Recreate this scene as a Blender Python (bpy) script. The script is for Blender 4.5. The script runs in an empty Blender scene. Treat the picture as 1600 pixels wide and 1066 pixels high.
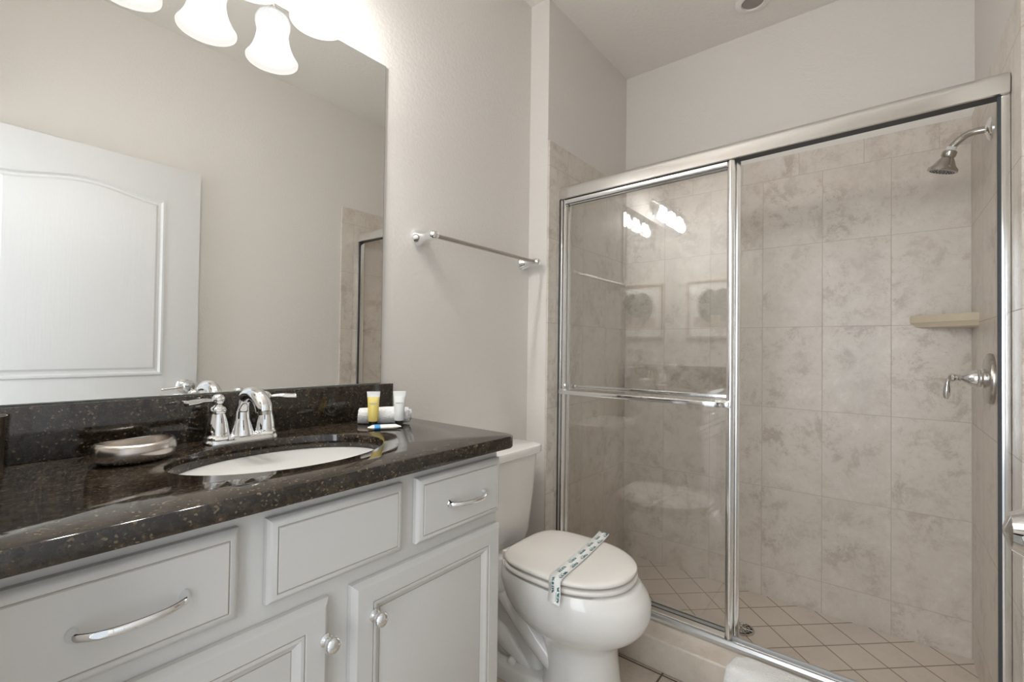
import bpy, bmesh, math, random
from mathutils import Vector, Matrix
C = bpy.context.collection
sc = bpy.context.scene
PI = math.pi
random.seed(7)

# ------------------------------------------------------------------ camera
FPX, YAW, PITCH, ROLL = 726.28, math.radians(38.582), math.radians(0.842), math.radians(0.733)
fwd = Vector((math.cos(YAW)*math.cos(PITCH), math.sin(YAW)*math.cos(PITCH), math.sin(PITCH)))
rgt = fwd.cross(Vector((0, 0, 1))).normalized(); upv = rgt.cross(fwd)
r2 = math.cos(ROLL)*rgt + math.sin(ROLL)*upv
u2 = -math.sin(ROLL)*rgt + math.cos(ROLL)*upv
cd = bpy.data.cameras.new('camera'); cam = bpy.data.objects.new('camera', cd); C.objects.link(cam)
cd.sensor_width = 36.0; cd.lens = FPX/1600*36.0; cd.clip_start = 0.01
M = Matrix((r2, u2, -fwd)).transposed().to_4x4(); M.translation = Vector((0, 0, 1.15))
cam.matrix_world = M
sc.camera = cam

# ------------------------------------------------------------------ world, lights, exposure
w = bpy.data.worlds.new('world'); sc.world = w; w.use_nodes = True
bg = w.node_tree.nodes['Background']; bg.inputs[0].default_value = (0.86, 0.93, 1.0, 1); bg.inputs[1].default_value = 0.5
def area(name, loc, rot, sx, sy, power, col):
    l = bpy.data.lights.new(name, 'AREA'); l.shape = 'RECTANGLE'; l.size = sx; l.size_y = sy
    l.energy = power; l.color = col
    o = bpy.data.objects.new(name, l); C.objects.link(o); o.location = loc; o.rotation_euler = rot
    return o
# daylight of the hall, coming in through the open doorway behind the camera
area('hall_daylight', (-0.75, 0.2, 1.45), (0, math.radians(-90), 0), 1.9, 0.76, 11.5, (0.90, 0.95, 1.0))
sc.view_settings.view_transform = 'Standard'
sc.view_settings.look = 'None'
sc.view_settings.exposure = 0.88
sc.view_settings.gamma = 1.0
sc.view_settings.use_curve_mapping = False
sc.cycles.max_bounces = 12; sc.cycles.diffuse_bounces = 6; sc.cycles.glossy_bounces = 8
sc.cycles.transparent_max_bounces = 24; sc.cycles.transmission_bounces = 8
SHADE_E, BULB_E = 2.4, 190.0

# ------------------------------------------------------------------ material helpers
class NT:
    def __init__(s, name):
        s.m = bpy.data.materials.new(name); s.m.use_nodes = True
        s.t = s.m.node_tree; s.n = s.t.nodes; s.p = s.n['Principled BSDF']; s.out = s.n['Material Output']
    def add(s, typ, **kw):
        nd = s.n.new(typ)
        for k, v in kw.items(): setattr(nd, k, v)
        return nd
    def val(s, sock, v):
        if hasattr(v, 'is_output') or isinstance(v, bpy.types.NodeSocket): s.t.links.new(v, sock)
        else: sock.default_value = v
    def math(s, op, a, b=0.0, c=0.0):
        nd = s.add('ShaderNodeMath', operation=op)
        s.val(nd.inputs[0], a); s.val(nd.inputs[1], b); s.val(nd.inputs[2], c)
        return nd.outputs[0]
    def mix(s, f, a, b, bt='MIX'):
        nd = s.add('ShaderNodeMix', data_type='RGBA', blend_type=bt)
        s.val(nd.inputs[0], f); s.val(nd.inputs[6], a); s.val(nd.inputs[7], b)
        return nd.outputs[2]
    def noise(s, vec, scale, detail=4, rough=.55, dist=0.0):
        nd = s.add('ShaderNodeTexNoise')
        if vec is not None: s.t.links.new(vec, nd.inputs['Vector'])
        nd.inputs['Scale'].default_value = scale; nd.inputs['Detail'].default_value = detail
        nd.inputs['Roughness'].default_value = rough; nd.inputs['Distortion'].default_value = dist
        return nd.outputs['Fac']
    def ramp(s, f, stops):
        nd = s.add('ShaderNodeValToRGB'); e = nd.color_ramp.elements
        while len(e) < len(stops): e.new(0.5)
        for k, (p, c) in enumerate(stops):
            e[k].position = p; e[k].color = (*c, 1) if len(c) == 3 else c
        s.t.links.new(f, nd.inputs[0]); return nd.outputs[0]
    def obj(s): return s.add('ShaderNodeTexCoord').outputs['Object']
    def uv(s): return s.add('ShaderNodeTexCoord').outputs['UV']
    def bump(s, h, strength, dist):
        nd = s.add('ShaderNodeBump'); nd.inputs['Strength'].default_value = strength; nd.inputs['Distance'].default_value = dist
        s.t.links.new(h, nd.inputs['Height']); s.t.links.new(nd.outputs[0], s.p.inputs['Normal'])
    def set(s, col=None, rough=None, metal=None, **kw):
        if col is not None: s.val(s.p.inputs['Base Color'], (*col, 1) if isinstance(col, tuple) and len(col) == 3 else col)
        if rough is not None: s.val(s.p.inputs['Roughness'], rough)
        if metal is not None: s.val(s.p.inputs['Metallic'], metal)
        for k, v in kw.items(): s.val(s.p.inputs[k.replace('_', ' ')], v)
        return s.m

def simple(name, col, rough=.5, metal=0.0, var=0.0, vs=8.0, **kw):
    t = NT(name)
    if var:
        f = t.noise(t.obj(), vs, 3)
        c = t.mix(f, tuple(x*(1-var) for x in col)+(1,), tuple(min(1, x*(1+var)) for x in col)+(1,))
        return t.set(c, rough, metal, **kw)
    return t.set(col, rough, metal, **kw)

def wall_paint(name, col, scale, strength):
    t = NT(name); o = t.obj()
    n = t.noise(o, scale, 3, .5); t.bump(n, strength, .004)
    big = t.noise(o, 1.3, 2)
    c = t.mix(big, tuple(x*.985 for x in col)+(1,), tuple(min(1, x*1.015) for x in col)+(1,))
    return t.set(c, .55)

def tile_mat(name, ax, u0, pu, v0, pv, gw=.0022, border=None, rot=0.0, base=(.635, .58, .515), dark=(.39, .33, .27), light=(.73, .685, .63), grout=(.48, .425, .36)):
    """stone-look tile with grout joints; ax = (axis of u, axis of v) in metres"""
    t = NT(name); o = t.obj(); sp = t.add('ShaderNodeSeparateXYZ'); t.t.links.new(o, sp.inputs[0])
    u, v = sp.outputs[ax[0]], sp.outputs[ax[1]]
    if rot:
        cu, su = math.cos(rot), math.sin(rot)
        du = t.math('SUBTRACT', u, u0); dv = t.math('SUBTRACT', v, v0)
        u = t.math('ADD', t.math('MULTIPLY', du, cu), t.math('MULTIPLY', dv, su))
        v = t.math('SUBTRACT', t.math('MULTIPLY', dv, cu), t.math('MULTIPLY', du, su))
        u0 = v0 = 0.0
    un = t.math('DIVIDE', t.math('SUBTRACT', u, u0), pu)
    vn = t.math('DIVIDE', t.math('SUBTRACT', v, v0), pv)
    if border:
        inb = t.math('GREATER_THAN', v, border[0])              # 1 in the border course
        un = t.math('ADD', un, t.math('MULTIPLY', inb, border[1]))
        vn = t.math('ADD', t.math('MULTIPLY', vn, t.math('SUBTRACT', 1.0, inb)), t.math('MULTIPLY', inb, 90.5))
    gu = t.math('MULTIPLY', t.math('PINGPONG', un, .5), pu)
    gv = t.math('MULTIPLY', t.math('PINGPONG', vn, .5), pv)
    d = t.math('MINIMUM', gu, gv)
    if border:
        d = t.math('MINIMUM', d, t.math('ABSOLUTE', t.math('SUBTRACT', v, border[0])))
    mr = t.add('ShaderNodeMapRange'); mr.inputs[1].default_value = gw*.35; mr.inputs[2].default_value = gw*.75
    t.t.links.new(d, mr.inputs[0]); tile = mr.outputs[0]        # 1 on tile, 0 in joint
    # every tile its own piece of stone
    cell = t.add('ShaderNodeCombineXYZ')
    t.val(cell.inputs[0], t.math('MULTIPLY', t.math('FLOOR', un), 3.71)); t.val(cell.inputs[1], t.math('MULTIPLY', t.math('FLOOR', vn), 5.13))
    va = t.add('ShaderNodeVectorMath', operation='ADD'); t.t.links.new(o, va.inputs[0]); t.t.links.new(cell.outputs[0], va.inputs[1])
    vec = va.outputs[0]
    cloud = t.noise(vec, 3.4, 3, .5, .4)
    mid = t.noise(vec, 10, 12, .80, .25)
    patch = t.ramp(cloud, [(.40, (.22, .22, .22)), (.62, (1, 1, 1))])
    c = t.ramp(mid, [(.28, light), (.46, base), (.60, base), (.80, dark)])
    spk = t.ramp(mid, [(.495, (0, 0, 0)), (.59, (.74, .74, .74)), (.68, (.45, .45, .45))])
    c = t.mix(t.mix(1.0, spk, patch, 'MULTIPLY'), c, (*dark, 1))
    fine = t.noise(vec, 34, 5, .7, 1.6)
    fsp = t.ramp(fine, [(.60, (0, 0, 0)), (.70, (.55, .55, .55))])
    c = t.mix(t.mix(1.0, fsp, patch, 'MULTIPLY'), c, (*[x*.86 for x in dark], 1))
    c = t.mix(tile, (*grout, 1), c)
    t.bump(tile, .2, .001)
    rg = t.mix(tile, (.7, .7, .7, 1), (.30, .30, .30, 1))
    return t.set(c, rg)

def metal(name, col, rough, scratch=0.0):
    t = NT(name)
    if scratch:
        n = t.noise(t.obj(), 60, 2); r = t.math('ADD', t.math('MULTIPLY', n, scratch), rough - scratch/2)
        return t.set(col, r, 1.0)
    return t.set(col, rough, 1.0)

def granite():
    t = NT('granite'); o = t.obj()
    vo = t.add('ShaderNodeTexVoronoi'); vo.inputs['Scale'].default_value = 330; t.t.links.new(o, vo.inputs['Vector'])
    sepc = t.add('ShaderNodeSeparateColor'); t.t.links.new(vo.outputs['Color'], sepc.inputs[0])
    n = t.noise(o, 70, 6, .75)
    c = t.ramp(n, [(.36, (.010, .008, .007)), (.50, (.024, .018, .013)), (.62, (.050, .035, .022)), (.76, (.085, .060, .035))])
    fl = t.ramp(sepc.outputs[0], [(.90, (0, 0, 0)), (.96, (1, 1, 1))])
    fl2 = t.math('MULTIPLY', fl, t.math('GREATER_THAN', t.noise(o, 40, 3), .47))
    c = t.mix(fl2, c, (.15, .115, .07, 1))
    return t.set(c, .07, 0.0, IOR=1.62)

def glass_pane():
    t = NT('pane_glass')
    g = t.add('ShaderNodeNewGeometry'); dt = t.add('ShaderNodeVectorMath', operation='DOT_PRODUCT')
    t.t.links.new(g.outputs['Incoming'], dt.inputs[0]); t.t.links.new(g.outputs['Normal'], dt.inputs[1])
    ct = t.math('ABSOLUTE', dt.outputs['Value'])
    f = t.math('ADD', .055, t.math('MULTIPLY', .945, t.math('POWER', t.math('SUBTRACT', 1.0, ct), 5.0)))
    tr = t.add('ShaderNodeBsdfTransparent'); tr.inputs[0].default_value = (.985, .985, .982, 1)
    gl = t.add('ShaderNodeBsdfGlossy'); gl.inputs['Roughness'].default_value = 0.004; gl.inputs[0].default_value = (1, 1, 1, 1)
    mx = t.add('ShaderNodeMixShader'); t.t.links.new(f, mx.inputs[0]); t.t.links.new(tr.outputs[0], mx.inputs[1]); t.t.links.new(gl.outputs[0], mx.inputs[2])
    t.t.links.new(mx.outputs[0], t.out.inputs[0]); t.n.remove(t.p)
    return t.m

def shade_mat():
    t = NT('frosted_shade_glass')
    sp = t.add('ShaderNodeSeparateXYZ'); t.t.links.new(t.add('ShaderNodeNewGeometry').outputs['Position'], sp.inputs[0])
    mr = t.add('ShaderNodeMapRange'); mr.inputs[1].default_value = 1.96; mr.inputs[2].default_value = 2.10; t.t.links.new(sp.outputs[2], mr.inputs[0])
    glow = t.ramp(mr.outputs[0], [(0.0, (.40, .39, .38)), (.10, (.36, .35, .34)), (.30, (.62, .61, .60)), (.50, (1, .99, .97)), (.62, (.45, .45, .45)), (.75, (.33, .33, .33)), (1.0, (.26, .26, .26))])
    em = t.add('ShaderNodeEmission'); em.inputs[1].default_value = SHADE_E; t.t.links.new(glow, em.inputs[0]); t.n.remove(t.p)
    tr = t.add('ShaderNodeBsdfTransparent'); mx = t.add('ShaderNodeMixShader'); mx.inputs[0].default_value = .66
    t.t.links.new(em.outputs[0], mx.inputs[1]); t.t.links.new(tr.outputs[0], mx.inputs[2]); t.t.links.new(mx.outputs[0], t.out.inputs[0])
    return t.m

PAINT = (.70, .672, .635)
m_wall = wall_paint('wall_paint', PAINT, 95, .30)
m_ceil = wall_paint('ceiling_paint', (.76, .73, .685), 60, .45)
RW = dict(v0=.888, pv=.3735)
m_tile_far = tile_mat('wall_tile_far', (1, 2), -.027, .2365, border=(1.955, .62), **RW)
m_tile_side = tile_mat('wall_tile_side', (0, 2), 1.745, .2365, border=(1.955, .62), **RW)
m_tile_shf = tile_mat('shower_floor_tile', (0, 1), 2.206, .137, .369, .137, gw=.0045, rot=math.radians(43.5), base=(.67, .60, .525), dark=(.59, .525, .45), light=(.71, .645, .57), grout=(.29, .235, .18))
m_tile_fl = tile_mat('floor_tile', (0, 1), 1.637, .33, .28, .33, gw=.006, base=(.50, .435, .365), dark=(.38, .32, .26), light=(.56, .50, .43), grout=(.10, .075, .05))
m_tile_curb = tile_mat('curb_tile', (0, 1), 1.2, 2.0, -.45, 2.0, base=(.58, .515, .44), dark=(.46, .40, .33), light=(.66, .60, .53))
m_caulk = simple('old_caulk', (.50, .40, .28), .6, var=.2, vs=40)
m_chrome = metal('chrome', (.86, .87, .88), .05)
m_alu = metal('polished_aluminium', (.84, .84, .83), .16, .06)
m_track = metal('dull_track_aluminium', (.60, .60, .595), .30, .06)
m_nickel = metal('satin_nickel', (.50, .47, .43), .24, .08)
m_dish = metal('brushed_steel', (.60, .56, .52), .24, .10)
m_darkgap = simple('rubber_seal', (.045, .05, .055), .5)  # real seals, and also the painted shade under the header rail
m_mirror = metal('mirror_silver', (.86, .865, .85), .0)
m_mirredge = simple('mirror_edge_glass', (.35, .40, .38), .2)
m_gran = granite()
m_glass = glass_pane()
m_shade = shade_mat()
_t = NT('bulb'); m_bulb = _t.set((1, 1, 1), .4, 0, Emission_Color=(1, .98, .955, 1), Emission_Strength=BULB_E)
m_cab = simple('cabinet_paint', (.60, .59, .565), .42, var=.015, vs=3)
m_cabgap = simple('cabinet_groove', (.34, .30, .255), .6)
m_porc = simple('white_porcelain', (.80, .785, .755), .10)
m_seat = simple('seat_plastic', (.80, .77, .725), .22)
m_doorw = None
def door_paint():
    t = NT('door_paint'); o = t.obj()
    mp = t.add('ShaderNodeMapping'); mp.inputs['Scale'].default_value = (1, 1, .07); t.t.links.new(o, mp.inputs[0])
    wv = t.noise(mp.outputs[0], 70, 4, .6, 1.0); t.bump(wv, .25, .002)
    return t.set((.68, .68, .675), .4)
m_doorw = door_paint()
m_cream = simple('cream_ceramic', (.62, .55, .42), .25, var=.06, vs=30)
def cloth(name, col, sc_=240):
    t = NT(name); n = t.noise(t.obj(), sc_, 3, .6); t.bump(n, 1.0, .005)
    return t.set(col, .9, 0, Sheen_Weight=.3)
m_towel = cloth('white_terry', (.90, .90, .89))
m_mat = cloth('white_mat_terry', (.84, .83, .81), 160)
m_plate = simple('white_plastic', (.78, .76, .72), .4)
m_baffle = simple('grey_baffle', (.30, .27, .24), .5)
m_framew = simple('washed_wood', (.44, .37, .29), .6, var=.15, vs=20)
m_paper = simple('print_paper', (.80, .80, .78), .6)
m_wash = simple('print_beige_wash', (.50, .44, .36), .7, var=.15, vs=14)
m_leaf = simple('print_leaf_ink', (.14, .16, .14), .7, var=.25, vs=30)
m_blackcap = simple('black_cap', (.012, .011, .010), .3)
m_tubeclear = simple('milky_tube', (.78, .79, .78), .3)
m_white = simple('white_wrapper', (.84, .81, .76), .35)
m_blue = simple('blue_print', (.05, .30, .62), .35)
m_ink = simple('grey_green_ink', (.40, .43, .38), .5)
def yellow():
    t = NT('yellow_gel'); o = t.obj(); sp = t.add('ShaderNodeSeparateXYZ'); t.t.links.new(o, sp.inputs[0])
    f = t.noise(o, 30, 2); c = t.mix(f, (.78, .60, .10, 1), (.85, .74, .30, 1))
    return t.set(c, .22)
m_yellow = yellow()
def strip_mat():
    t = NT('printed_paper_band'); sp = t.add('ShaderNodeSeparateXYZ'); t.t.links.new(t.uv(), sp.inputs[0])
    u, v = sp.outputs[0], sp.outputs[1]                       # u runs along the band in metres/0.05, v across 0..1
    def row(off, vlo, vhi, lo, hi):
        fu = t.math('FRACT', t.math('ADD', t.math('ADD', u, off), t.math('MULTIPLY', v, .35)))
        a = t.math('MULTIPLY', t.math('GREATER_THAN', fu, lo), t.math('LESS_THAN', fu, hi))
        b = t.math('MULTIPLY', t.math('GREATER_THAN', v, vlo), t.math('LESS_THAN', v, vhi))
        return t.math('MULTIPLY', a, b)
    word = t.math('MAXIMUM', row(0.0, .08, .28, .12, .70), row(.5, .54, .74, .10, .68))
    mp = t.add('ShaderNodeMapping'); mp.inputs['Scale'].default_value = (16, 7, 1); t.t.links.new(t.uv(), mp.inputs[0])
    brk = t.math('GREATER_THAN', t.noise(mp.outputs[0], 1.0, 1), .44)
    word = t.math('MULTIPLY', word, brk)
    arc = t.math('MAXIMUM', row(.02, .30, .42, .25, .58), row(.52, .78, .90, .22, .52))
    c = t.mix(word, (.86, .86, .84, 1), (.05, .17, .17, 1))
    c = t.mix(t.math('MULTIPLY', arc, .6), c, (.35, .42, .42, 1))
    return t.set(c, .6)
m_strip = strip_mat()

# ------------------------------------------------------------------ mesh helpers
def box(bm, x0, x1, y0, y1, z0, z1, bev=0.0, seg=2):
    r = bmesh.ops.create_cube(bm, size=1.0)
    vs = r['verts']
    for v in vs:
        v.co.x = x0 if v.co.x < 0 else x1
        v.co.y = y0 if v.co.y < 0 else y1
        v.co.z = z0 if v.co.z < 0 else z1
    if bev:
        es = list({e for v in vs for e in v.link_edges})
        bmesh.ops.bevel(bm, geom=es, offset=bev, segments=seg, profile=.6, affect='EDGES')
def ringface(bm, rings, closed=True, cap0=True, cap1=True):
    L = [[bm.verts.new(p) for p in r] for r in rings]
    n = len(L[0])
    for a, b in zip(L[:-1], L[1:]):
        for i in range(n if closed else n-1):
            j = (i+1) % n
            bm.faces.new((a[i], a[j], b[j], b[i]))
    if cap0 and closed: bm.faces.new(list(reversed(L[0])))
    if cap1 and closed: bm.faces.new(L[-1])
    return L
def frame_of(d):
    d = Vector(d).normalized(); a = Vector((0, 0, 1)) if abs(d.z) < .9 else Vector((1, 0, 0))
    x = a.cross(d).normalized(); y = d.cross(x)
    return x, y, d
def lathe(bm, prof, origin=(0, 0, 0), axis=(0, 0, 1), n=32, cap0=True, cap1=True, sx=1.0, sy=1.0):
    """prof = [(radius, distance along the axis)]"""
    x, y, d = frame_of(axis); o = Vector(origin)
    if abs(d.z) > .99: x, y = Vector((1, 0, 0)), Vector((0, 1, 0)) * (1 if d.z > 0 else -1)
    rings = [[o + d*h + x*(r*sx*math.cos(2*PI*i/n)) + y*(r*sy*math.sin(2*PI*i/n)) for i in range(n)] for r, h in prof]
    ringface(bm, rings, True, cap0, cap1)
def tube(bm, pts, rad, n=14, cap=True, sx=1.0, sy=1.0):
    pts = [Vector(p) for p in pts]; m = len(pts)
    rads = rad if isinstance(rad, (list, tuple)) else [rad]*m
    rings = []; px = None
    for k, p in enumerate(pts):
        d = (pts[min(k+1, m-1)] - pts[max(k-1, 0)]).normalized()
        if px is None: x, y, _ = frame_of(d)
        else:
            x = (px - d*px.dot(d)).normalized(); y = d.cross(x)
        px = x
        rings.append([p + x*(rads[k]*sx*math.cos(2*PI*i/n)) + y*(rads[k]*sy*math.sin(2*PI*i/n)) for i in range(n)])
    ringface(bm, rings, True, cap, cap)
def spline(pts, k=8):
    pts = [Vector(p) for p in pts]; out = []
    P = [pts[0]*2-pts[1]] + pts + [pts[-1]*2-pts[-2]]
    for i in range(1, len(P)-2):
        for s in range(k):
            t = s/k; a, b, c, d = P[i-1], P[i], P[i+1], P[i+2]
            out.append(.5*((2*b)+(c-a)*t+(2*a-5*b+4*c-d)*t*t+(3*b-a-3*c+d)*t**3))
    out.append(pts[-1]); return out
def lerp_list(vals, n):
    out = []
    for i in range(n):
        t = i/(n-1)*(len(vals)-1); k = min(int(t), len(vals)-2); out.append(vals[k]+(vals[k+1]-vals[k])*(t-k))
    return out
def rrect(cx, cy, hx, hy, r, z, k=6):
    pts = []
    for qx, qy, a0 in ((1, 1, 0), (-1, 1, 90), (-1, -1, 180), (1, -1, 270)):
        for i in range(k+1):
            a = math.radians(a0 + 90*i/k)
            pts.append(Vector((cx+qx*(hx-r)+r*math.cos(a), cy+qy*(hy-r)+r*math.sin(a), z)))
    return pts
ORG = {}
def obj(name, bm, mat, parent=None, smooth=38, origin=None, doubles=True):
    bmesh.ops.recalc_face_normals(bm, faces=bm.faces)
    org = ORG.get(parent.name, Vector((0, 0, 0))) if parent else Vector(origin or (0, 0, 0))
    if org.length: bmesh.ops.translate(bm, vec=-org, verts=bm.verts)
    me = bpy.data.meshes.new(name); bm.to_mesh(me); bm.free()
    for mm in (mat if isinstance(mat, (list, tuple)) else [mat]): me.materials.append(mm)
    if smooth:
        for p in me.polygons: p.use_smooth = True
        me.set_sharp_from_angle(angle=math.radians(smooth))
    o = bpy.data.objects.new(name, me); C.objects.link(o)
    if parent: o.parent = parent
    else: o.location = org
    ORG[o.name] = org.copy()
    return o
def thing(name, label, cat, loc, group=None):
    o = bpy.data.objects.new(name, None); C.objects.link(o); o.location = loc; o.empty_display_size = .05
    ORG[o.name] = Vector(loc); o['label'] = label; o['category'] = cat
    if group: o['group'] = group
    return o
def tag(o, label, cat, group=None):
    o['label'] = label; o['category'] = cat
    if group: o['group'] = group
    return o
def struct(name, bm, mat, label=None, cat=None, smooth=0):
    o = obj(name, bm, mat, smooth=smooth); o['kind'] = 'structure'
    if label: o['label'] = label
    if cat: o['category'] = cat
    return o
def B(): return bmesh.new()
def BX(*a, **k):
    bm = bmesh.new(); box(bm, *a, **k); return bm

# ------------------------------------------------------------------ room shell
XB, YV, YR, XS, YJ, XF, ZC = -.03, 1.25, -.274, 1.68, 1.152, 2.47, 2.70
TT = 2.058                                                       # top of the tile
struct('floor', BX(XB-.12, 1.66, YR-.1, YV+.1, -.06, 0), m_tile_fl, 'beige stone-look tiled bathroom floor', 'floor')
struct('floor_shower', BX(1.80, XF+.1, YR-.1, YJ+.1, -.06, .004), m_tile_shf, 'shower floor of small diagonal beige tiles', 'floor')
struct('ceiling', BX(XB-.12, XF+.12, YR-.12, YV+.12, ZC, ZC+.1), m_ceil, 'plain textured beige ceiling', 'ceiling')
struct('wall_left', BX(XB-.12, XS, YV, YV+.12, 0, ZC), m_wall, 'beige textured wall behind mirror and towel bar', 'wall')
struct('wall_left_return', BX(XS, XF+.12, YJ, YV+.12, 0, ZC), m_wall, 'short painted wall return beside the shower', 'wall')
struct('wall_far', BX(XF, XF+.12, YR-.12, YJ, 0, ZC), m_wall, 'painted wall above the shower back tile', 'wall')
struct('wall_right', BX(XB-.12, XF, YR-.12, YR, 0, ZC), m_wall, 'beige wall opposite the mirror', 'wall')
bm = B()
box(bm, XB-.12, XB, .58, YV, 0, ZC); box(bm, XB-.12, XB, YR, .58, 2.06, ZC); box(bm, XB-.12, XB, YR, YR+.06, 0, 2.06)
struct('wall_near', bm, m_wall, 'beige wall with doorway behind the camera', 'wall')
th = .009
struct('wall_far_tile', BX(XF-th, XF, YR+th, YJ-th, .004, TT), m_tile_far, 'beige stone-look tile on the shower back wall', 'wall')
struct('wall_left_tile', BX(XS+.002, XF-th, YJ-th, YJ, .004, TT+.008), m_tile_side, 'beige stone-look tile on the left shower wall', 'wall')
struct('wall_right_tile', BX(1.66, XF-th, YR, YR+th, .004, TT), m_tile_side, 'beige stone-look tile on the right shower wall', 'wall')
bm = B(); box(bm, 1.645, 1.81, YR+th, YJ-th, 0, .113, bev=.008, seg=3)
struct('trim_1', bm, m_tile_curb, 'tiled shower curb below the door track', 'curb', smooth=40)

# ------------------------------------------------------------------ shower door (two by-pass panels, both slid to the left)
DT = -.004
def dz(y): return .022*(YJ - y)/1.4
sd = thing('shower_door', 'chrome framed sliding glass shower door, both panels slid left', 'shower door', (1.77, .45, .114))
def dr(bm, tilt=True):
    """turn the straight door about its left jamb and give it its slight slope"""
    piv = Vector((1.785, YJ, 0)); R = Matrix.Rotation(-DT, 3, 'Z')
    for v in bm.verts:
        p = R @ (v.co - piv) + piv
        if tilt and v.co.z > .8: p.z += dz(v.co.y)
        v.co = p
    return bm
def yprof(bm, prof, y0, y1):
    ringface(bm, [[Vector((x, y, z)) for x, z in prof] for y in (y0, y1)])
YL, YRR = YJ-th-.001, YR+th+.001
bm = B()
yprof(bm, [(1.757, 1.821), (1.762, 1.819), (1.766, 1.822), (1.766, 1.838), (1.816, 1.838), (1.818, 1.842), (1.818, 1.872), (1.808, 1.882), (1.776, 1.882), (1.772, 1.877), (1.768, 1.8765), (1.762, 1.873), (1.758, 1.866), (1.757, 1.858)], YL, YRR+.002)
hr = obj('header_rail', dr(bm), m_alu, sd, smooth=30)
bm = B(); box(bm, 1.7665, 1.8155, YRR+.001, YL-.001, 1.8235, 1.8378); obj('channel_shade', dr(bm), m_darkgap, hr)  # dark filler strip: shade of the open header underside, put in as colour
bm = B()
yprof(bm, [(1.744, .114), (1.744, .120), (1.752, .124), (1.756, .134), (1.760, .136), (1.764, .134), (1.766, .126), (1.784, .126), (1.786, .140), (1.790, .142), (1.794, .140), (1.796, .126), (1.808, .126), (1.812, .120), (1.812, .114)], YL, YRR)
obj('bottom_track', dr(bm, False), m_track, sd, smooth=30)
for ya, yb, yc in ((YL-.014, YL, YL-.014), (YRR, YRR+.018, YRR+.018)):
    bm = B(); box(bm, 1.766, 1.812, ya, yb, .1265, 1.823, bev=.003)
    j = obj('side_jamb', dr(bm), m_alu, sd)
    bm = B()
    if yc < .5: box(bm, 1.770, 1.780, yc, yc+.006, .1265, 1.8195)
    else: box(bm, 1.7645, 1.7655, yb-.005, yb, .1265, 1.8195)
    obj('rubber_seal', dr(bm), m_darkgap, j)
def panel(x, y0, y1, front):
    """one framed glass panel whose centre plane is x"""
    z0, z1 = .1275, 1.8185
    p = B(); s = .024
    # stile profile, rounded toward the room
    def stile(bm, a, b):
        ringface(bm, [[Vector((x+.008, a, z)), Vector((x+.008, b, z)), Vector((x-.004, b, z)), Vector((x-.010, b-.35*(b-a), z)), Vector((x-.010, a+.35*(b-a), z)), Vector((x-.004, a, z))] for z in (z0, z1)])
    bm = B(); box(bm, x-.002, x+.003, y0+.016, y1-.012, z0+.02, z1-.02)
    g = obj('glass_pane', dr(bm), m_glass, sd, smooth=0)
    bm = B(); stile(bm, y0, y0+s); obj('stile', dr(bm), m_alu, sd)
    bm = B(); stile(bm, y1-.014, y1); obj('stile', dr(bm), m_alu, sd)
    bm = B()
    yprof(bm, [(x-.007, z1-.020), (x-.010, z1-.014), (x-.010, z1-.004), (x+.008, z1-.004), (x+.008, z1-.020)], y0+s, y1-.014); obj('top_rail', dr(bm), m_alu, sd)
    bm = B()
    yprof(bm, [(x-.007, z0+.026), (x-.008, z0+.006), (x+.008, z0+.006), (x+.008, z0+.026)], y0+s, y1-.014); obj('bottom_rail', dr(bm), m_alu, sd)
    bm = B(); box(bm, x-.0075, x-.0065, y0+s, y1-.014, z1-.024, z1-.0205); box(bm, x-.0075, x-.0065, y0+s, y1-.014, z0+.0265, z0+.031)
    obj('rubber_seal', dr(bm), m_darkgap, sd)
panel(1.775, .412, YL-.016, True)
panel(1.802, .398, YL-.020, False)
bm = B()
box(bm, 1.728, 1.736, .465, 1.105, .950, .968, bev=.002)
tb = obj('towel_rail', dr(bm, False), m_chrome, sd)
for a, b in ((.418, .470), (1.095, YL-.018)):
    bm = B(); box(bm, 1.7365, 1.764, a+.004, b-.004, .951, .969, bev=.002); box(bm, 1.755, 1.7645, a, b, .947, .972, bev=.002)
    obj('bracket', dr(bm, False), m_chrome, tb)
bm = B(); box(bm, 1.8105, 1.820, .43, 1.10, .972, .988, bev=.002)
obj('towel_rail', dr(bm, False), m_chrome, sd)

# ------------------------------------------------------------------ shower fittings
sh = thing('showerhead', 'chrome showerhead on a curved arm high on the tiled wall', 'showerhead', (2.055, YR+th, 1.855))
bm = B(); lathe(bm, [(.036, .0), (.036, .003), (.030, .008), (.014, .013), (.012, .016)], (2.055, YR+th, 1.855), (0, 1, 0), 28); obj('flange', bm, m_chrome, sh)
armp = spline([(2.055, YR+.018, 1.855), (2.060, -.225, 1.856), (2.070, -.205, 1.852), (2.082, -.184, 1.836), (2.086, -.178, 1.828)], 6)
bm = B(); tube(bm, armp, .0105, 14); obj('arm', bm, m_nickel, sh)
bm = B(); lathe(bm, [(.013, 0), (.013, .012)], (2.086, -.178, 1.830), (.18, .32, -.93), 18); obj('collar', bm, m_plate, sh)
hd = Vector((.10, .30, -.95)).normalized(); hp = Vector((2.088, -.174, 1.819))
bm = B(); lathe(bm, [(.014, 0), (.019, .004), (.019, .018), (.016, .022), (.020, .028), (.030, .048), (.039, .058), (.040, .066), (.036, .068), (.010, .066)], hp, hd, 32)
hb = obj('head', bm, m_nickel, sh)
bm = B()
for rr, cnt in ((.008, 6), (.016, 12), (.024, 18), (.031, 22)):
    x_, y_, d_ = frame_of(hd)
    for i in range(cnt):
        a = 2*PI*i/cnt; lathe(bm, [(.0016, 0), (.0014, .003)], hp+d_*.066+x_*rr*math.cos(a)+y_*rr*math.sin(a), d_, 6)
obj('nozzles', bm, m_darkgap, hb)
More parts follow.
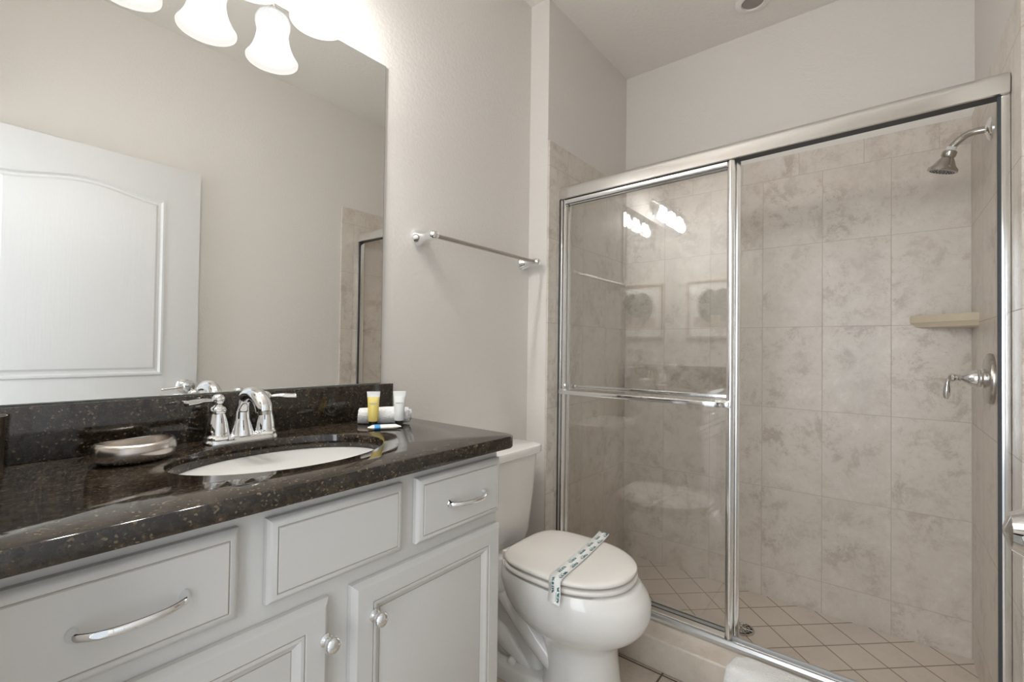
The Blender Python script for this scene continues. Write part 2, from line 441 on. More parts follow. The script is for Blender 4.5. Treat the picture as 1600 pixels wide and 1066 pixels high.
sv = thing('shower_valve', 'chrome shower valve with round plate and lever handle', 'shower valve', (2.05, YR+th, 1.073))
bm = B(); lathe(bm, [(.078, 0), (.079, .006), (.076, .012), (.066, .0155), (.035, .0165), (.030, .017)], (2.05, YR+th, 1.073), (0, 1, 0), 44); obj('escutcheon', bm, m_nickel, sv)
bm = B(); lathe(bm, [(.030, .016), (.031, .022), (.027, .026), (.028, .030), (.026, .045), (.020, .058), (.011, .068), (.009, .071), (.012, .075), (.009, .079), (.010, .083), (.014, .088), (.014, .094), (.009, .100), (.003, .102)], (2.05, YR+th, 1.073), (0, 1, 0), 28); hn = obj('handle', bm, m_chrome, sv)
bm = B(); tube(bm, [(2.052, -.165, 1.068), (2.054, -.163, 1.055), (2.056, -.162, 1.035), (2.058, -.161, 1.015), (2.059, -.161, 1.004)], [.006, .006, .009, .010, .005], 14); obj('lever', bm, m_chrome, hn)
# corner shelf
bm = B(); cx, cy = XF-th, YR+th; Lx, Ly = .165, .180; rings = []
def shp(k, z):
    pts = [Vector((cx, cy, z))]
    n = 14
    for i in range(n+1):
        a = i/n; x = -Lx*k*(1-a); y = Ly*k*a; b = .004*math.sin(PI*a)
        pts.append(Vector((cx+x-b*.7*k, cy+y+b*.7*k, z)))
    return pts
ringface(bm, [shp(.80, 1.248), shp(.90, 1.252), shp(.94, 1.262), shp(1.0, 1.270), shp(1.0, 1.294), shp(.98, 1.298), shp(.92, 1.298), shp(.90, 1.288), shp(.6, 1.286)])
cs = obj('corner_shelf', bm, m_cream, origin=(cx, cy, 1.25)); tag(cs, 'cream ceramic corner shelf on the shower tile', 'soap shelf')
# floor drain
fd = thing('floor_drain', 'round metal drain grate in the diagonal shower tiles', 'drain', (2.108, .455, .005))
bm = B(); lathe(bm, [(.050, 0), (.050, .003), (.047, .0045), (.043, .0045), (.042, .003)], (2.108, .455, .0045), (0, 0, 1), 40, True, False); obj('rim', bm, m_nickel, fd)
bm = B(); lathe(bm, [(.042, 0), (.042, .0008)], (2.108, .455, .0052), (0, 0, 1), 32); obj('drain_hole', bm, m_darkgap, fd)
bm = B()
for rr in (.010, .020, .031):
    pts = [(2.108+rr*math.cos(2*PI*i/28), .455+rr*math.sin(2*PI*i/28), .0085) for i in range(29)]
    tube(bm, pts, .0020, 6)
for i in range(12):
    a = 2*PI*i/12 + .1; tube(bm, [(2.108+.003*math.cos(a), .455+.003*math.sin(a), .0085), (2.108+.043*math.cos(a), .455+.043*math.sin(a), .0085)], .0019, 6)
obj('grate', bm, m_nickel, fd)
# recessed ceiling light over the shower
rl = thing('recessed_light', 'round white recessed ceiling fitting above the shower', 'ceiling light', (2.245, .452, ZC))
bm = B(); lathe(bm, [(.070, 0), (.070, -.004), (.062, -.009), (.046, -.010), (.044, -.004)], (2.245, .452, ZC-.0005), (0, 0, 1), 44, False, False); obj('trim_ring', bm, m_plate, rl)
bm = B(); lathe(bm, [(.046, -.004), (.040, -.003), (.002, -.002)], (2.245, .452, ZC-.0005), (0, 0, 1), 36); obj('baffle', bm, m_baffle, rl)

# ------------------------------------------------------------------ towel bar on the wall
tw = thing('towel_bar', 'thin chrome towel bar on the wall above the toilet', 'towel bar', (1.33, YV, 1.522))
for x in (1.040, 1.628):
    bm = B(); lathe(bm, [(.029, 0), (.030, .004), (.028, .010), (.022, .020), (.0175, .034), (.0145, .050), (.0140, .056), (.0165, .062), (.0170, .074), (.0165, .086), (.012, .094), (.004, .097)], (x, YV, 1.522), (0, -1, 0), 26)
    obj('post', bm, m_chrome, tw)
bm = B(); tube(bm, [(1.052, YV-.078, 1.522), (1.618, YV-.078, 1.522)], .0075, 16); obj('bar', bm, m_nickel, tw)

# ------------------------------------------------------------------ mirror
CT = .926                                                        # counter top
mi = thing('wall_mirror', 'large frameless wall mirror above the backsplash', 'mirror', (.38, YV, 1.032))
bm = B(); box(bm, XB+.004, .895, YV-.0065, YV-.001, 1.033, 2.046); obj('mirror_backing', bm, m_mirredge, mi, smooth=0)
bm = B(); box(bm, XB+.006, .8925, YV-.0072, YV-.0066, 1.035, 2.0435); obj('mirror_glass', bm, m_mirror, mi, smooth=0)

# ------------------------------------------------------------------ vanity
XR = .93
va = thing('vanity_cabinet', 'white painted vanity cabinet with drawers and panelled doors', 'cabinet', (.4, 1.0, 0))
bm = B(); box(bm, XB+.003, XR, .788, YV-.004, .105, .894, bev=.0015); obj('body', bm, m_cab, va)
bm = B(); box(bm, XB+.003, XR-.02, .85, YV-.004, .002, .1045); obj('toe_kick', bm, m_cab, va)
def front(x0, x1, z0, z1, rings, grooves, yb=.787):
    """nested rectangular rings: (inset, distance in front of the face frame)"""
    bm = B(); R = []
    for ins, d in rings:
        R.append([Vector((x, yb-d, z)) for x, z in ((x0+ins, z0+ins), (x1-ins, z0+ins), (x1-ins, z1-ins), (x0+ins, z1-ins))])
    ringface(bm, R); bm.faces.ensure_lookup_table()
    for k in grooves:
        for f in bm.faces[k*4:k*4+4]: f.material_index = 1
    return bm
DRW = [(0, 0), (0, .010), (.002, .013), (.008, .018), (.0135, .0195), (.0145, .0180), (.0160, .0180), (.0170, .0200)]
DOOR = [(0, 0), (0, .010), (.002, .013), (.007, .018), (.010, .0195), (.043, .0195), (.0445, .0170), (.046, .0170), (.0475, .0185), (.052, .0175), (.057, .0130), (.062, .0110), (.0645, .0090), (.066, .0095)]
def pull(xc, zc, half, par):
    bm = B(); y0 = .7665
    pts = [(xc-half, y0, zc), (xc-half*.93, y0-.012, zc-.0005), (xc-half*.55, y0-.024, zc-.001), (xc, y0-.028, zc-.001), (xc+half*.55, y0-.024, zc-.001), (xc+half*.93, y0-.012, zc-.0005), (xc+half, y0, zc)]
    P = spline(pts, 5); n = len(P)
    rads = [.0058+.0040*abs(2*i/(n-1)-1)**4 for i in range(n)]
    tube(bm, P, rads, 14, sx=.75, sy=1.0)
    obj('pull_handle', bm, m_chrome, par)
for x0, x1, pc in ((.022, .304, .173), (.653, .925, .800)):
    d = obj('drawer', front(x0, x1, .729, .868, DRW, (5,)), (m_cab, m_cabgap), va, smooth=25)
    pull(pc, .795, .058, d)
obj('false_drawer_front', front(.346, .616, .729, .868, DRW, (5,)), (m_cab, m_cabgap), va, smooth=25)
for x0, x1, kx in ((.022, .455, .446), (.501, .927, .5455)):
    d = obj('cabinet_door', front(x0, x1, .125, .700, DOOR, (6, 12)), (m_cab, m_cabgap), va, smooth=25)
    bm = B(); lathe(bm, [(.0115, 0), (.0115, .003), (.0065, .006), (.0055, .012), (.0075, .016), (.0135, .020), (.0150, .024), (.0140, .028), (.0105, .0315), (.004, .033)], (kx, .7676, .631), (0, -1, 0), 26)
    obj('knob', bm, m_chrome, d)

# countertop with an oval cut-out
ct = thing('countertop', 'polished dark brown granite countertop with an oval sink cutout', 'countertop', (.4, 1.0, .889))
SX, SY, SA, SB = .478, .984, .213, .150
YF, XE = .738, .953
def edge_pt(a, z, off=0.0):
    """where the ray at angle a from the sink centre meets the outline of the slab (rounded front right corner)"""
    c, s = math.cos(a), math.sin(a); best = 9
    for lim, comp, o in ((XE-off, c, SX), (XB+.003, c, SX), (YV-.002, s, SY), (YF+off, s, SY)):
        if abs(comp) > 1e-9:
            t = (lim-o)/comp
            if t > 0: best = min(best, t)
    x, y = SX+c*best, SY+s*best
    r = .03
    if x > XE-off-r and y < YF+off+r:                            # round that corner
        ccx, ccy = XE-off-r, YF+off+r
        lo, hi = 0, 2
        for _ in range(40):
            m = (lo+hi)/2; qx, qy = SX+c*m, SY+s*m
            inside = not (qx > ccx and qy < ccy and (qx-ccx)**2+(qy-ccy)**2 > r*r) and qx < XE-off and qy > YF+off
            if inside: lo = m
            else: hi = m
        x, y = SX+c*lo, SY+s*lo
    return Vector((x, y, z))
angs = [2*PI*i/160 for i in range(160)]
for (qx, qy) in ((XB+.003, YV-.002), (XB+.003, YF), (XE, YV-.002)): angs.append(math.atan2(qy-SY, qx-SX) % (2*PI))
ca = math.atan2(YF-SY, XE-SX) % (2*PI)
angs += [ca+k*.006 for k in range(-12, 13)]
angs = sorted(set(angs))
def ell(a, z, k=1.0, off=0.0):
    c, s = math.cos(a), math.sin(a); t = 1/math.sqrt((c/(SA+off))**2+(s/(SB+off))**2)
    return Vector((SX+c*t*k, SY+s*t*k, z))
bm = B()
zt, zb = CT, .8945
rings = [[ell(a, zt-.003) for a in angs], [ell(a, zt-.0008, off=.001) for a in angs], [ell(a, zt, off=.003) for a in angs],
         [edge_pt(a, zt, .004) for a in angs], [edge_pt(a, zt-.0012, .0012) for a in angs], [edge_pt(a, zt-.004) for a in angs], [edge_pt(a, zb+.003) for a in angs], [edge_pt(a, zb, .002) for a in angs], [ell(a, zb) for a in angs]]
L = ringface(bm, rings, True, False, False)
for i in range(len(angs)):
    j = (i+1) % len(angs); bm.faces.new((L[-1][i], L[-1][j], L[0][j], L[0][i]))
obj('slab', bm, m_gran, ct, smooth=40)
bm = B(); box(bm, XB+.024, .932, YV-.021, YV-.001, CT+.0003, 1.031, bev=.0015); obj('backsplash', bm, m_gran, ct)
bm = B(); box(bm, XB+.002, XB+.0235, YF+.02, YV-.001, CT+.0003, 1.031, bev=.0015); obj('side_splash', bm, m_gran, ct)
# undermount basin
sk = thing('sink', 'white oval undermount sink set in the dark counter', 'sink', (SX, SY, .76))
n = 72; prof = [(1.06, .8938), (1.04, .8938), (1.03, .886), (1.015, .86), (.97, .825), (.88, .795), (.70, .772), (.45, .761), (.20, .757), (.11, .756)]
outer = [(1.06, .882), (1.05, .86), (1.0, .815), (.90, .782), (.70, .760), (.45, .749), (.2, .746), (.11, .746)]
rings = [[Vector((SX+SA*k*math.cos(2*PI*i/n), SY+SB*k*math.sin(2*PI*i/n), z)) for i in range(n)] for k, z in list(reversed(outer))+prof]
bm = B(); ringface(bm, rings, True, True, True); obj('basin', bm, m_porc, sk, smooth=60)
bm = B(); lathe(bm, [(.024, .7565), (.024, .759), (.018, .760), (.016, .758), (.015, .762), (.003, .763)], (SX, SY, 0), (0, 0, 1), 26); obj('drain_plug', bm, m_chrome, sk)
bm = B(); lathe(bm, [(.007, 0), (.007, .003)], (SX-.02, SY+SB*.990, .848), (0, -1, .35), 18); obj('overflow_hole', bm, m_darkgap, sk)

# faucet
FX, FY = .458, 1.166
fa = thing('faucet', 'chrome two-handle bathroom faucet behind the oval sink', 'faucet', (FX, FY, CT))
bm = B()
ringface(bm, [rrect(FX, FY, .080, .0255, .025, CT+.0005), rrect(FX, FY, .080, .0255, .025, CT+.006), rrect(FX, FY, .076, .022, .021, CT+.012), rrect(FX, FY, .070, .017, .016, CT+.017)])
obj('base_plate', bm, m_chrome, fa, smooth=50)
for s in (-1, 1):
    hx = FX + s*.0508
    bm = B(); lathe(bm, [(.0265, .012), (.027, .017), (.0230, .021), (.0230, .024), (.0222, .031), (.0195, .049), (.0160, .063), (.0145, .068), (.0170, .071), (.0175, .076), (.0145, .082), (.0090, .085), (.0075, .088), (.0110, .091), (.0132, .097), (.0130, .103), (.009, .109), (.003, .112)], (hx, FY, CT), (0, 0, 1), 28)
    hb = obj('handle_body', bm, m_chrome, fa, smooth=50)
    bm = B(); zc = CT+.098
    tube(bm, [(hx+s*.006, FY, zc), (hx+s*.016, FY-.001, zc+.001), (hx+s*.030, FY-.004, zc+.002), (hx+s*.048, FY-.010, zc+.000), (hx+s*.061, FY-.014, zc-.001), (hx+s*.066, FY-.015, zc-.001), (hx+s*.069, FY-.016, zc-.001)], [.006, .0055, .0075, .0098, .0095, .0105, .004], 14, sy=.62)
    obj('lever', bm, m_chrome, hb, smooth=50)
bm = B()
pts = spline([(FX, FY+.002, CT+.014), (FX, FY+.003, CT+.050), (FX, FY, CT+.078), (FX, FY-.020, CT+.105), (FX, FY-.054, CT+.114), (FX, FY-.088, CT+.107), (FX, FY-.108, CT+.090), (FX, FY-.112, CT+.078)], 6)
tube(bm, pts, lerp_list([.0270, .0175, .0150, .0150, .0160, .0168, .0172, .0165], len(pts)), 22)
sp_ = obj('spout', bm, m_chrome, fa, smooth=60)
bm = B(); tube(bm, [(FX, FY-.1122, CT+.079), (FX, FY-.1132, CT+.071)], .0125, 18); obj('aerator', bm, m_nickel, sp_)
bm = B(); tube(bm, [(FX, FY+.021, CT+.012), (FX, FY+.021, CT+.050)], .0026, 10); lathe(bm, [(.003, 0), (.0055, .004), (.0045, .009), (.001, .011)], (FX, FY+.021, CT+.049), (0, 0, 1), 14); obj('lift_rod', bm, m_chrome, fa)

# ------------------------------------------------------------------ small things on the counter
bm = B(); n = 40; DX, DY = .249, 1.112; rr = math.radians(12)
def dring(k, z, wav=0.0):
    out = []
    for i in range(n):
        a = 2*PI*i/n; x = .068*k*math.cos(a); y = .052*k*math.sin(a)
        out.append(Vector((DX+x*math.cos(rr)-y*math.sin(rr), DY+x*math.sin(rr)+y*math.cos(rr), CT+.0005+z+wav*math.cos(2*a))))
    return out
ringface(bm, [dring(.70, 0), dring(.88, .004), dring(.98, .013), dring(1.0, .022), dring(.97, .032, .001), dring(.91, .037, .002), dring(.86, .038, .002), dring(.85, .035, .002), dring(.90, .022), dring(.82, .012), dring(.5, .007)])
tag(obj('soap_dish', bm, m_dish, origin=(DX, DY, CT), smooth=60), 'oval brushed metal soap dish left of the sink', 'soap dish')
bm = B(); lathe(bm, [(.031, 0), (.033, .002), (.0335, .05), (.036, .098), (.037, .100), (.0355, .100), (.033, .06), (.031, .006), (.01, .005)], (.048, 1.15, CT+.0005), (0, 0, 1), 40)
tag(obj('tumbler', bm, m_dish, origin=(.048, 1.15, CT), smooth=50), 'brushed metal tumbler at the left end of the counter', 'tumbler')
# rolled washcloth
TX, TY, TZ, TL = .826, 1.125, CT+.0255, .070
ax = Vector((.80, -.60, 0)).normalized(); px_ = Vector((.60, .80, 0)).normalized(); pz = Vector((0, 0, 1))
bm = B(); K = 90
def spiral(t, k):
    a = t*2*PI*3.1 + 4.77; r = (.006 + .0182*t)*k
    wob = 1 + .03*math.sin(3*a) + .02*math.sin(7*a+k*40)
    return px_*(r*wob*math.cos(a)) + pz*(r*wob*math.sin(a))
cols = []
for iu in range(15):
    s = -1 + 2*iu/14; k = 1 - .10*abs(s)**6 + .025*math.sin(4.2*s+1); off = ax*(s*TL) + Vector((TX, TY, TZ))
    cols.append([off + spiral(j/K, k) + ax*(.005*math.sin(j*.13+iu)*(abs(s) > .95)) for j in range(K+1)])
Lc = [[bm.verts.new(p) for p in c] for c in cols]
for a, b in zip(Lc[:-1], Lc[1:]):
    for j in range(K): bm.faces.new((a[j], a[j+1], b[j+1], b[j]))
zmin = min(v.co.z for v in bm.verts)
for v in bm.verts: v.co.z += CT+.0022-zmin
bm2 = bm
wc = obj('rolled_washcloth', bm2, m_towel, origin=(TX, TY, CT), smooth=70)
so = wc.modifiers.new('solid', 'SOLIDIFY'); so.thickness = .0032; so.offset = 0
tag(wc, 'white rolled washcloth behind the two small tubes', 'washcloth')
def tube_bottle(x, y, mat, lab, seal):
    t = thing('toiletry_tube', lab, 'toiletry tube', (x, y, CT), 'hotel toiletry tubes on the counter')
    rt = math.radians(-40)
    def sec(hx, hy, z, n=28):
        o = []
        for i in range(n):
            a = 2*PI*i/n; u, v = hx*math.cos(a), hy*math.sin(a)
            o.append(Vector((x+u*math.cos(rt)-v*math.sin(rt), y+u*math.sin(rt)+v*math.cos(rt), CT+z)))
        return o
    bm = B(); ringface(bm, [sec(.0115, .0115, .0006), sec(.0118, .0118, .002), sec(.0115, .0115, .013)]); obj('cap', bm, m_blackcap, t)
    bm = B(); ringface(bm, [sec(.0128, .0128, .0135), sec(.0140, .0138, .017), sec(.0148, .0115, .045), sec(.0160, .0065, .072), sec(.0170, .0032, .081)]); b = obj('tube_body', bm, mat, t, smooth=60)
    bm = B(); ringface(bm, [sec(.0170, .0030, .0812), sec(.0174, .0012, .086), sec(.0182, .0010, .0965)]); obj('crimped_end', bm, seal, t)
    bm = B()
    for k in range(7):
        a = -.010 + k*.0030; q = []
        for du, dz_ in ((0, 0), (.0019, 0), (.0019, .004), (0, .004)):
            u = a+du; v = -.0085 if True else 0
            zz = .0615+dz_; v = -(.0085+(.072-zz)/.027*.005*.75+.0009)
            q.append(Vector((x+u*math.cos(rt)-v*math.sin(rt), y+u*math.sin(rt)+v*math.cos(rt), CT+zz)))
        f = [bm.verts.new(p) for p in q]; bm.faces.new(f)
    obj('label_print', bm, m_ink, b, smooth=0)
tube_bottle(.781, 1.118, m_yellow, 'small clear tube of yellow gel with black cap', m_tubeclear)
tube_bottle(.840, 1.078, m_tubeclear, 'small milky white tube with black cap', m_tubeclear)
# wrapped soap
bm = B(); SXc, SYc = .768, 1.048; d1 = Vector((.86, -.51, 0)); d2 = Vector((.51, .86, 0))
secs = []
for s, hw, hh in ((-1.0, .008, .0006), (-.93, .011, .0012), (-.84, .013, .0035), (-.72, .0145, .0055), (-.3, .015, .0062), (.3, .015, .0062), (.72, .0145, .0055), (.84, .0125, .0032), (.92, .0105, .0012), (1.0, .0115, .0006)):
    secs.append([Vector((SXc, SYc, CT+.0072)) + d1*(s*.043) + d2*(hw*math.cos(2*PI*i/16)) + Vector((0, 0, 1))*(hh*math.sin(2*PI*i/16)) for i in range(16)])
ringface(bm, secs)
sw = obj('wrapped_soap', bm, m_white, origin=(SXc, SYc, CT), smooth=50); tag(sw, 'white wrapped soap bar with a blue band lying flat', 'soap')
bm = B()
ringface(bm, [[Vector((SXc, SYc, CT+.0072)) + d1*(s*.043) + d2*(.0156*math.cos(2*PI*i/16)) + Vector((0, 0, 1))*(.0066*math.sin(2*PI*i/16)) for i in range(16)] for s in (-.62, -.26)], True, False, False)
ob = obj('blue_band', bm, m_blue, sw, smooth=50)

# ------------------------------------------------------------------ vanity light
vl = thing('vanity_light', 'three-lamp chrome vanity light with frosted bell shades', 'wall light', (.433, YV, 2.14))
bm = B(); lathe(bm, [(.062, 0), (.062, .006), (.052, .014), (.030, .020), (.012, .024)], (.433, YV-.0005, 2.125), (0, -1, 0), 40, sx=.8, sy=1.1); obj('backplate', bm, m_chrome, vl)
bm = B(); tube(bm, [(.433, YV-.02, 2.125), (.433, YV-.085, 2.125)], .010, 14); tube(bm, [(.238, YV-.085, 2.125), (.628, YV-.085, 2.125)], .0075, 14)
for s in (-1, 1): lathe(bm, [(.0075, 0), (.012, .004), (.010, .012), (.003, .016)], (.433+s*.195, YV-.085, 2.125), (s, 0, 0), 16)
obj('bar', bm, m_chrome, vl)
for lx in (.268, .433, .598):
    ly = 1.115
    bm = B(); tube(bm, spline([(lx, YV-.085, 2.125), (lx, YV-.11, 2.150), (lx, YV-.14, 2.152), (lx, ly, 2.128), (lx, ly, 2.108)], 6), .0052, 12); obj('arm', bm, m_chrome, vl)
    bm = B(); lathe(bm, [(.008, 2.118), (.022, 2.112), (.025, 2.104), (.025, 2.098)], (lx, ly, 0), (0, 0, 1), 26); obj('socket_cup', bm, m_chrome, vl)
    P = [(.028, 2.098), (.040, 2.093), (.0455, 2.080), (.0455, 2.066), (.0415, 2.050), (.041, 2.038), (.0445, 2.018), (.051, 1.998), (.0605, 1.979), (.068, 1.968), (.0675, 1.964)]
    Q = [(r-.0028, z) for r, z in reversed(P[:-1])]
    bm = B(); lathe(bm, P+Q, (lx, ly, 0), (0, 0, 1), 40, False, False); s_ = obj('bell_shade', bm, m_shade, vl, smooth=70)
    bm = B(); lathe(bm, [(.010, 2.085), (.014, 2.060), (.024, 2.040), (.028, 2.020), (.024, 2.002), (.012, 1.992), (.002, 1.990)], (lx, ly, 0), (0, 0, 1), 24); obj('bulb', bm, m_bulb, s_, smooth=70)

# ------------------------------------------------------------------ toilet
TCX = 1.357
to = thing('toilet', 'white porcelain two-piece toilet with closed lid', 'toilet', (TCX, .9, 0))
def egg(z, yf, yw, yb, hw, n=72, ex=2.0, eb=None):
    pts = []
    for i in range(n):
        a = 2*PI*i/n; c, s = math.cos(a), math.sin(a)
        e = eb if (eb and s > 0) else ex
        x = hw*math.copysign(abs(c)**(2/e), c)
        y = (yw-(yw-yf)*abs(s)) if s < 0 else (yw+(yb-yw)*abs(s)**(2/(eb or 2.5)))
        pts.append(Vector((TCX+x, y, z)))
    return pts
bm = B()
ringface(bm, [egg(*r) for r in ((.001, .632, .76, .91, .124), (.03, .637, .76, .905, .119), (.10, .648, .76, .895, .112), (.17, .655, .77, .895, .109), (.205, .652, .78, .905, .112), (.228, .640, .79, .92, .122), (.248, .612, .80, .95, .140), (.270, .582, .81, .985, .160), (.295, .562, .81, 1.02, .175), (.325, .550, .81, 1.05, .184), (.365, .549, .81, 1.07, .188), (.385, .560, .81, 1.07, .186), (.405, .580, .81, 1.07, .181), (.414, .588, .81, 1.068, .176), (.414, .62, .81, 1.04, .15))])
# rear deck, web and foot
ringface(bm, [rrect(TCX, 1.125, .105, .105, .04, z) for z in (.30, .408)] + [rrect(TCX, 1.125, .098, .098, .035, .414)])
ringface(bm, [rrect(TCX, 1.03, .050, .13, .03, .001), rrect(TCX, 1.06, .050, .14, .03, .15), rrect(TCX, 1.10, .070, .12, .03, .30)])
ringface(bm, [rrect(TCX, 1.00, .098, .20, .05, .001), rrect(TCX, 1.00, .096, .20, .05, .040), rrect(TCX, 1.0, .086, .19, .05, .054)])
for s in (-1, 1):
    tp = spline([(TCX+s*.050, 1.13, .340), (TCX+s*.066, 1.03, .275), (TCX+s*.070, .94, .205), (TCX+s*.062, .85, .135), (TCX+s*.05, .79, .10)], 6)
    tube(bm, tp, lerp_list([.034, .036, .036, .036, .034], len(tp)), 18)
    tp = spline([(TCX+s*.030, 1.17, .12), (TCX+s*.036, 1.11, .135), (TCX+s*.040, 1.05, .112), (TCX+s*.034, .99, .070), (TCX+s*.028, .95, .04)], 6)
    tube(bm, tp, lerp_list([.038, .042, .040, .030, .022], len(tp)), 18)
bo = obj('bowl', bm, m_porc, to, smooth=55)
for s in (-1, 1):
    bm = B(); lathe(bm, [(.017, .045), (.017, .057), (.014, .066), (.008, .071), (.002, .0725)], (TCX+s*.068, 1.012, 0), (0, 0, 1), 22); obj('bolt_cap', bm, m_porc, to)
def lidring(z, g):
    return egg(z, .597-g, .80, 1.02+g*.4, .176+g, ex=2.15, eb=3.8)
bm = B(); ringface(bm, [lidring(.4185, -.014), lidring(.4195, -.005), lidring(.423, 0), lidring(.430, .001), lidring(.434, -.003), lidring(.4355, -.012)]); obj('seat_ring', bm, m_seat, to, smooth=60)
bm = B(); ringface(bm, [lidring(.4415, -.014), lidring(.4425, -.005), lidring(.447, -.001), lidring(.453, -.002), lidring(.457, -.007), lidring(.4595, -.020), lidring(.4615, -.06)]); obj('seat_lid', bm, m_seat, to, smooth=60)
for s in (-1, 1):
    bm = B(); box(bm, TCX+s*.075-.02, TCX+s*.075+.02, 1.005, 1.040, .4145, .444, bev=.006, seg=3); obj('hinge', bm, m_seat, to)
bm = B()
tx = TCX-.028
ringface(bm, [rrect(tx, 1.158, .160, .076, .05, .4160), rrect(tx, 1.156, .170, .081, .05, .445), rrect(tx, 1.152, .184, .088, .05, .60), rrect(tx, 1.148, .190, .094, .05, .742)])
obj('tank', bm, m_porc, to, smooth=50)
bm = B()
ringface(bm, [rrect(tx, 1.144, .197, .099, .05, .7425), rrect(tx, 1.143, .204, .1035, .055, .746), rrect(tx, 1.143, .205, .1045, .055, .764), rrect(tx, 1.143, .201, .101, .052, .772), rrect(tx, 1.143, .189, .090, .045, .7745)])
obj('tank_lid', bm, m_porc, to, smooth=50)

# paper band over the lid
bm = B(); uvl = bm.loops.layers.uv.new('UVMap')
path = spline([(1.147, .748, .407), (1.155, .752, .416), (1.1655, .757, .434), (1.1725, .762, .4540), (1.186, .766, .4630), (1.23, .770, .4650), (1.30, .775, .4658), (1.38, .783, .4658), (1.46, .793, .4652), (1.515, .801, .4630), (1.533, .805, .4610), (1.560, .810, .4610), (1.590, .815, .4620)], 5)
ww = Vector((.10, .995, 0)); half = .022; cum = 0; prev = None; vv = []
for k, p in enumerate(path):
    if prev is not None: cum += (p-prev).length
    prev = p; vv.append((bm.verts.new(p-ww*half), bm.verts.new(p+ww*half), cum))
for a, b in zip(vv[:-1], vv[1:]):
    f = bm.faces.new((a[0], b[0], b[1], a[1]))
    for l, (uu, v_) in zip(f.loops, ((a[2], 0), (b[2], 0), (b[2], 1), (a[2], 1))): l[uvl].uv = (uu/.074, v_)
pb = obj('paper_band', bm, m_strip, origin=(1.36, .78, .46), smooth=60)
so = pb.modifiers.new('solid', 'SOLIDIFY'); so.thickness = .0006; so.offset = 1
tag(pb, 'white printed paper band across the closed toilet lid', 'paper band')

# ------------------------------------------------------------------ bath mat hung over the curb
bm = B(); nx, ny = 40, 36; pathm = [(1.720, .122), (1.70, .1225), (1.665, .1215), (1.648, .1195), (1.638, .112), (1.634, .095), (1.630, .060), (1.626, .03), (1.618, .014), (1.60, .009), (1.55, .009), (1.45, .009)]
PS = spline([(x, 0, z) for x, z in pathm], 4)
grid = []
for i, p in enumerate(PS):
    row = []
    for j in range(ny+1):
        y = .385 - .52*j/ny
        f = i/(len(PS)-1)
        cr = max(0, 1-j/3.0)*max(0, 1-i/9.0)
        sl = .035*f*(1 - j/ny)
        row.append(bm.verts.new((p.x - .030*cr**2, y + sl - .012*cr, p.z + .0016*math.sin(j*.8+i*.25)*math.sin(i*.33) + .0016)))
    grid.append(row)
for a, b in zip(grid[:-1], grid[1:]):
    for j in range(ny): bm.faces.new((a[j], a[j+1], b[j+1], b[j]))
bmat = obj('bath_mat', bm, m_mat, origin=(1.65, .12, .12), smooth=70)
so = bmat.modifiers.new('solid', 'SOLIDIFY'); so.thickness = .007; so.offset = 1
tag(bmat, 'white bath mat hung over the shower curb', 'bath mat')

# ------------------------------------------------------------------ room door, open flat against the right wall (seen in the mirror)
dY0, dY1 = YR+.034, YR+.072                                       # far and near face
do = thing('door_1', 'white moulded panel door folded open against the wall, seen in the mirror', 'door', (.38, YR+.05, 0)); do['kind'] = 'structure'
DX0, DX1, DZ1 = -.022, .840, 2.005
bm = B(); box(bm, DX0, DX1, dY0, dY1-.004, .012, DZ1, bev=.002); obj('slab', bm, m_doorw, do)
def arch(ins, x0, x1, z0, z1, rise, y, n=28):
    pts = [Vector((x0+ins, y, z0+ins)), Vector((x1-ins, y, z0+ins))]
    for i in range(n+1):
        t = i/n; x = x1-ins + (x0-x1+2*ins)*t
        u = (x-(x0+x1)/2)/((x1-x0)/2); s = .5*(1+math.cos(PI*min(1, abs(u)*1.02)))
        pts.append(Vector((x, y, z1-ins + rise*s)))
    return pts
# stiles and rails as one face with two openings, then mouldings and raised fields
X0, X1 = DX0+.150, DX1-.145
def openings(bm, y):
    pass
for z0, z1, rise in ((1.00, 1.835, .040), (.22, .86, 0.0)):
    bm = B()
    R = [arch(i, X0, X1, z0, z1, rise, dY1-.004+d) for i, d in ((0, 0), (.002, .008), (.011, .010), (.019, .001), (.028, .0008), (.038, .009), (.044, .0095))]
    ringface(bm, R); obj('raised_panel', bm, m_doorw, do, smooth=30)
kx = .785; kz = .945
bm = B(); lathe(bm, [(.032, 0), (.033, .004), (.028, .010), (.014, .016), (.011, .024), (.011, .050), (.018, .056), (.026, .066), (.028, .078), (.021, .090), (.006, .095)], (kx, dY1-.003, kz), (0, 1, 0), 32)
hd_ = obj('door_handle', bm, m_chrome, do)
bm = B(); tube(bm, spline([(kx-.01, dY1+.074, kz), (kx-.05, dY1+.074, kz-.004), (kx-.09, dY1+.060, kz-.010), (kx-.105, dY1+.056, kz-.012)], 5), .0075, 12); obj('lever', bm, m_chrome, hd_)

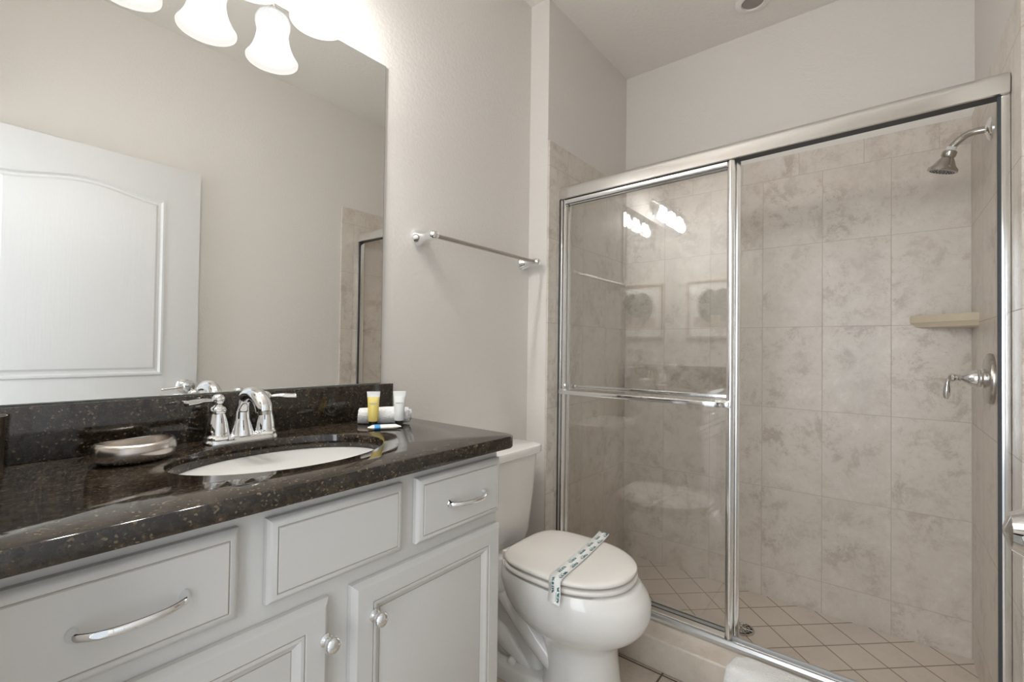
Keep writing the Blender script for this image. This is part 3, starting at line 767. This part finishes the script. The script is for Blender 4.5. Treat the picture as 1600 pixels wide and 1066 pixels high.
# ------------------------------------------------------------------ framed leaf print on the wall beside the mirror
PY0, PY1, PZ0, PZ1 = .735, 1.150, 1.235, 1.675
fp = thing('framed_print', 'framed leaf print on the wall beside the vanity mirror, seen in the shower glass', 'picture', (XB, (PY0+PY1)/2, PZ0))
def xrect(ins, x): return [Vector((x, PY0+ins, PZ0+ins)), Vector((x, PY1-ins, PZ0+ins)), Vector((x, PY1-ins, PZ1-ins)), Vector((x, PY0+ins, PZ1-ins))]
bm = B(); ringface(bm, [xrect(.0, XB+.001), xrect(0, XB+.020), xrect(.003, XB+.024), xrect(.020, XB+.024), xrect(.022, XB+.021), xrect(.022, XB+.014)], True, True, False)
obj('frame', bm, m_framew, fp, smooth=30)
bm = B(); box(bm, XB+.004, XB+.015, PY0+.0215, PY1-.0215, PZ0+.0215, PZ1-.0215); pp = obj('print_sheet', bm, m_paper, fp, smooth=0)
bm = B(); box(bm, XB+.0151, XB+.0155, PY0+.055, PY1-.055, PZ0+.085, PZ0+.165); obj('beige_band', bm, m_wash, pp, smooth=0)
bm = B(); cy_, cz_ = (PY0+PY1)/2, PZ0+.225; xx = XB+.0160
def lobe(pts):
    bm.faces.new([bm.verts.new((xx, cy_+a, cz_+b)) for a, b in pts])
def leaf_r(a): return .150*(1-.16*(a/165)**2)*(.80+.20*min(1, a/22))
for s in (-1, 1):
    E = [5, 29, 52, 76, 100, 126, 158]
    for k in range(6):
        a0, a1 = E[k]+2.2, E[k+1]-2.2; p = []
        for t in (0, .25, .5, .75, 1):                           # tip end, drooping a little
            a = a0+(a1-a0)*t; q = math.radians(a+4*t); p.append((s*leaf_r(a)*.92*math.sin(q), .012+leaf_r(a)*(1-.05*(2*t-1)**2)*math.cos(q)))
        for t in (1, .5, 0):
            a = a0+(a1-a0)*t; q = math.radians(a-5); p.append((s*.058*math.sin(q), .012+.066*math.cos(q)))
        lobe(p)
lobe([(.060*math.sin(t), .012+.068*math.cos(t)) for t in [2*PI*i/24 for i in range(24)]])
lobe([(-.003, -.12), (.003, -.12), (.004, .02), (.002, .13), (-.002, .13), (-.004, .02)])
obj('leaf', bm, m_leaf, pp, smooth=0)
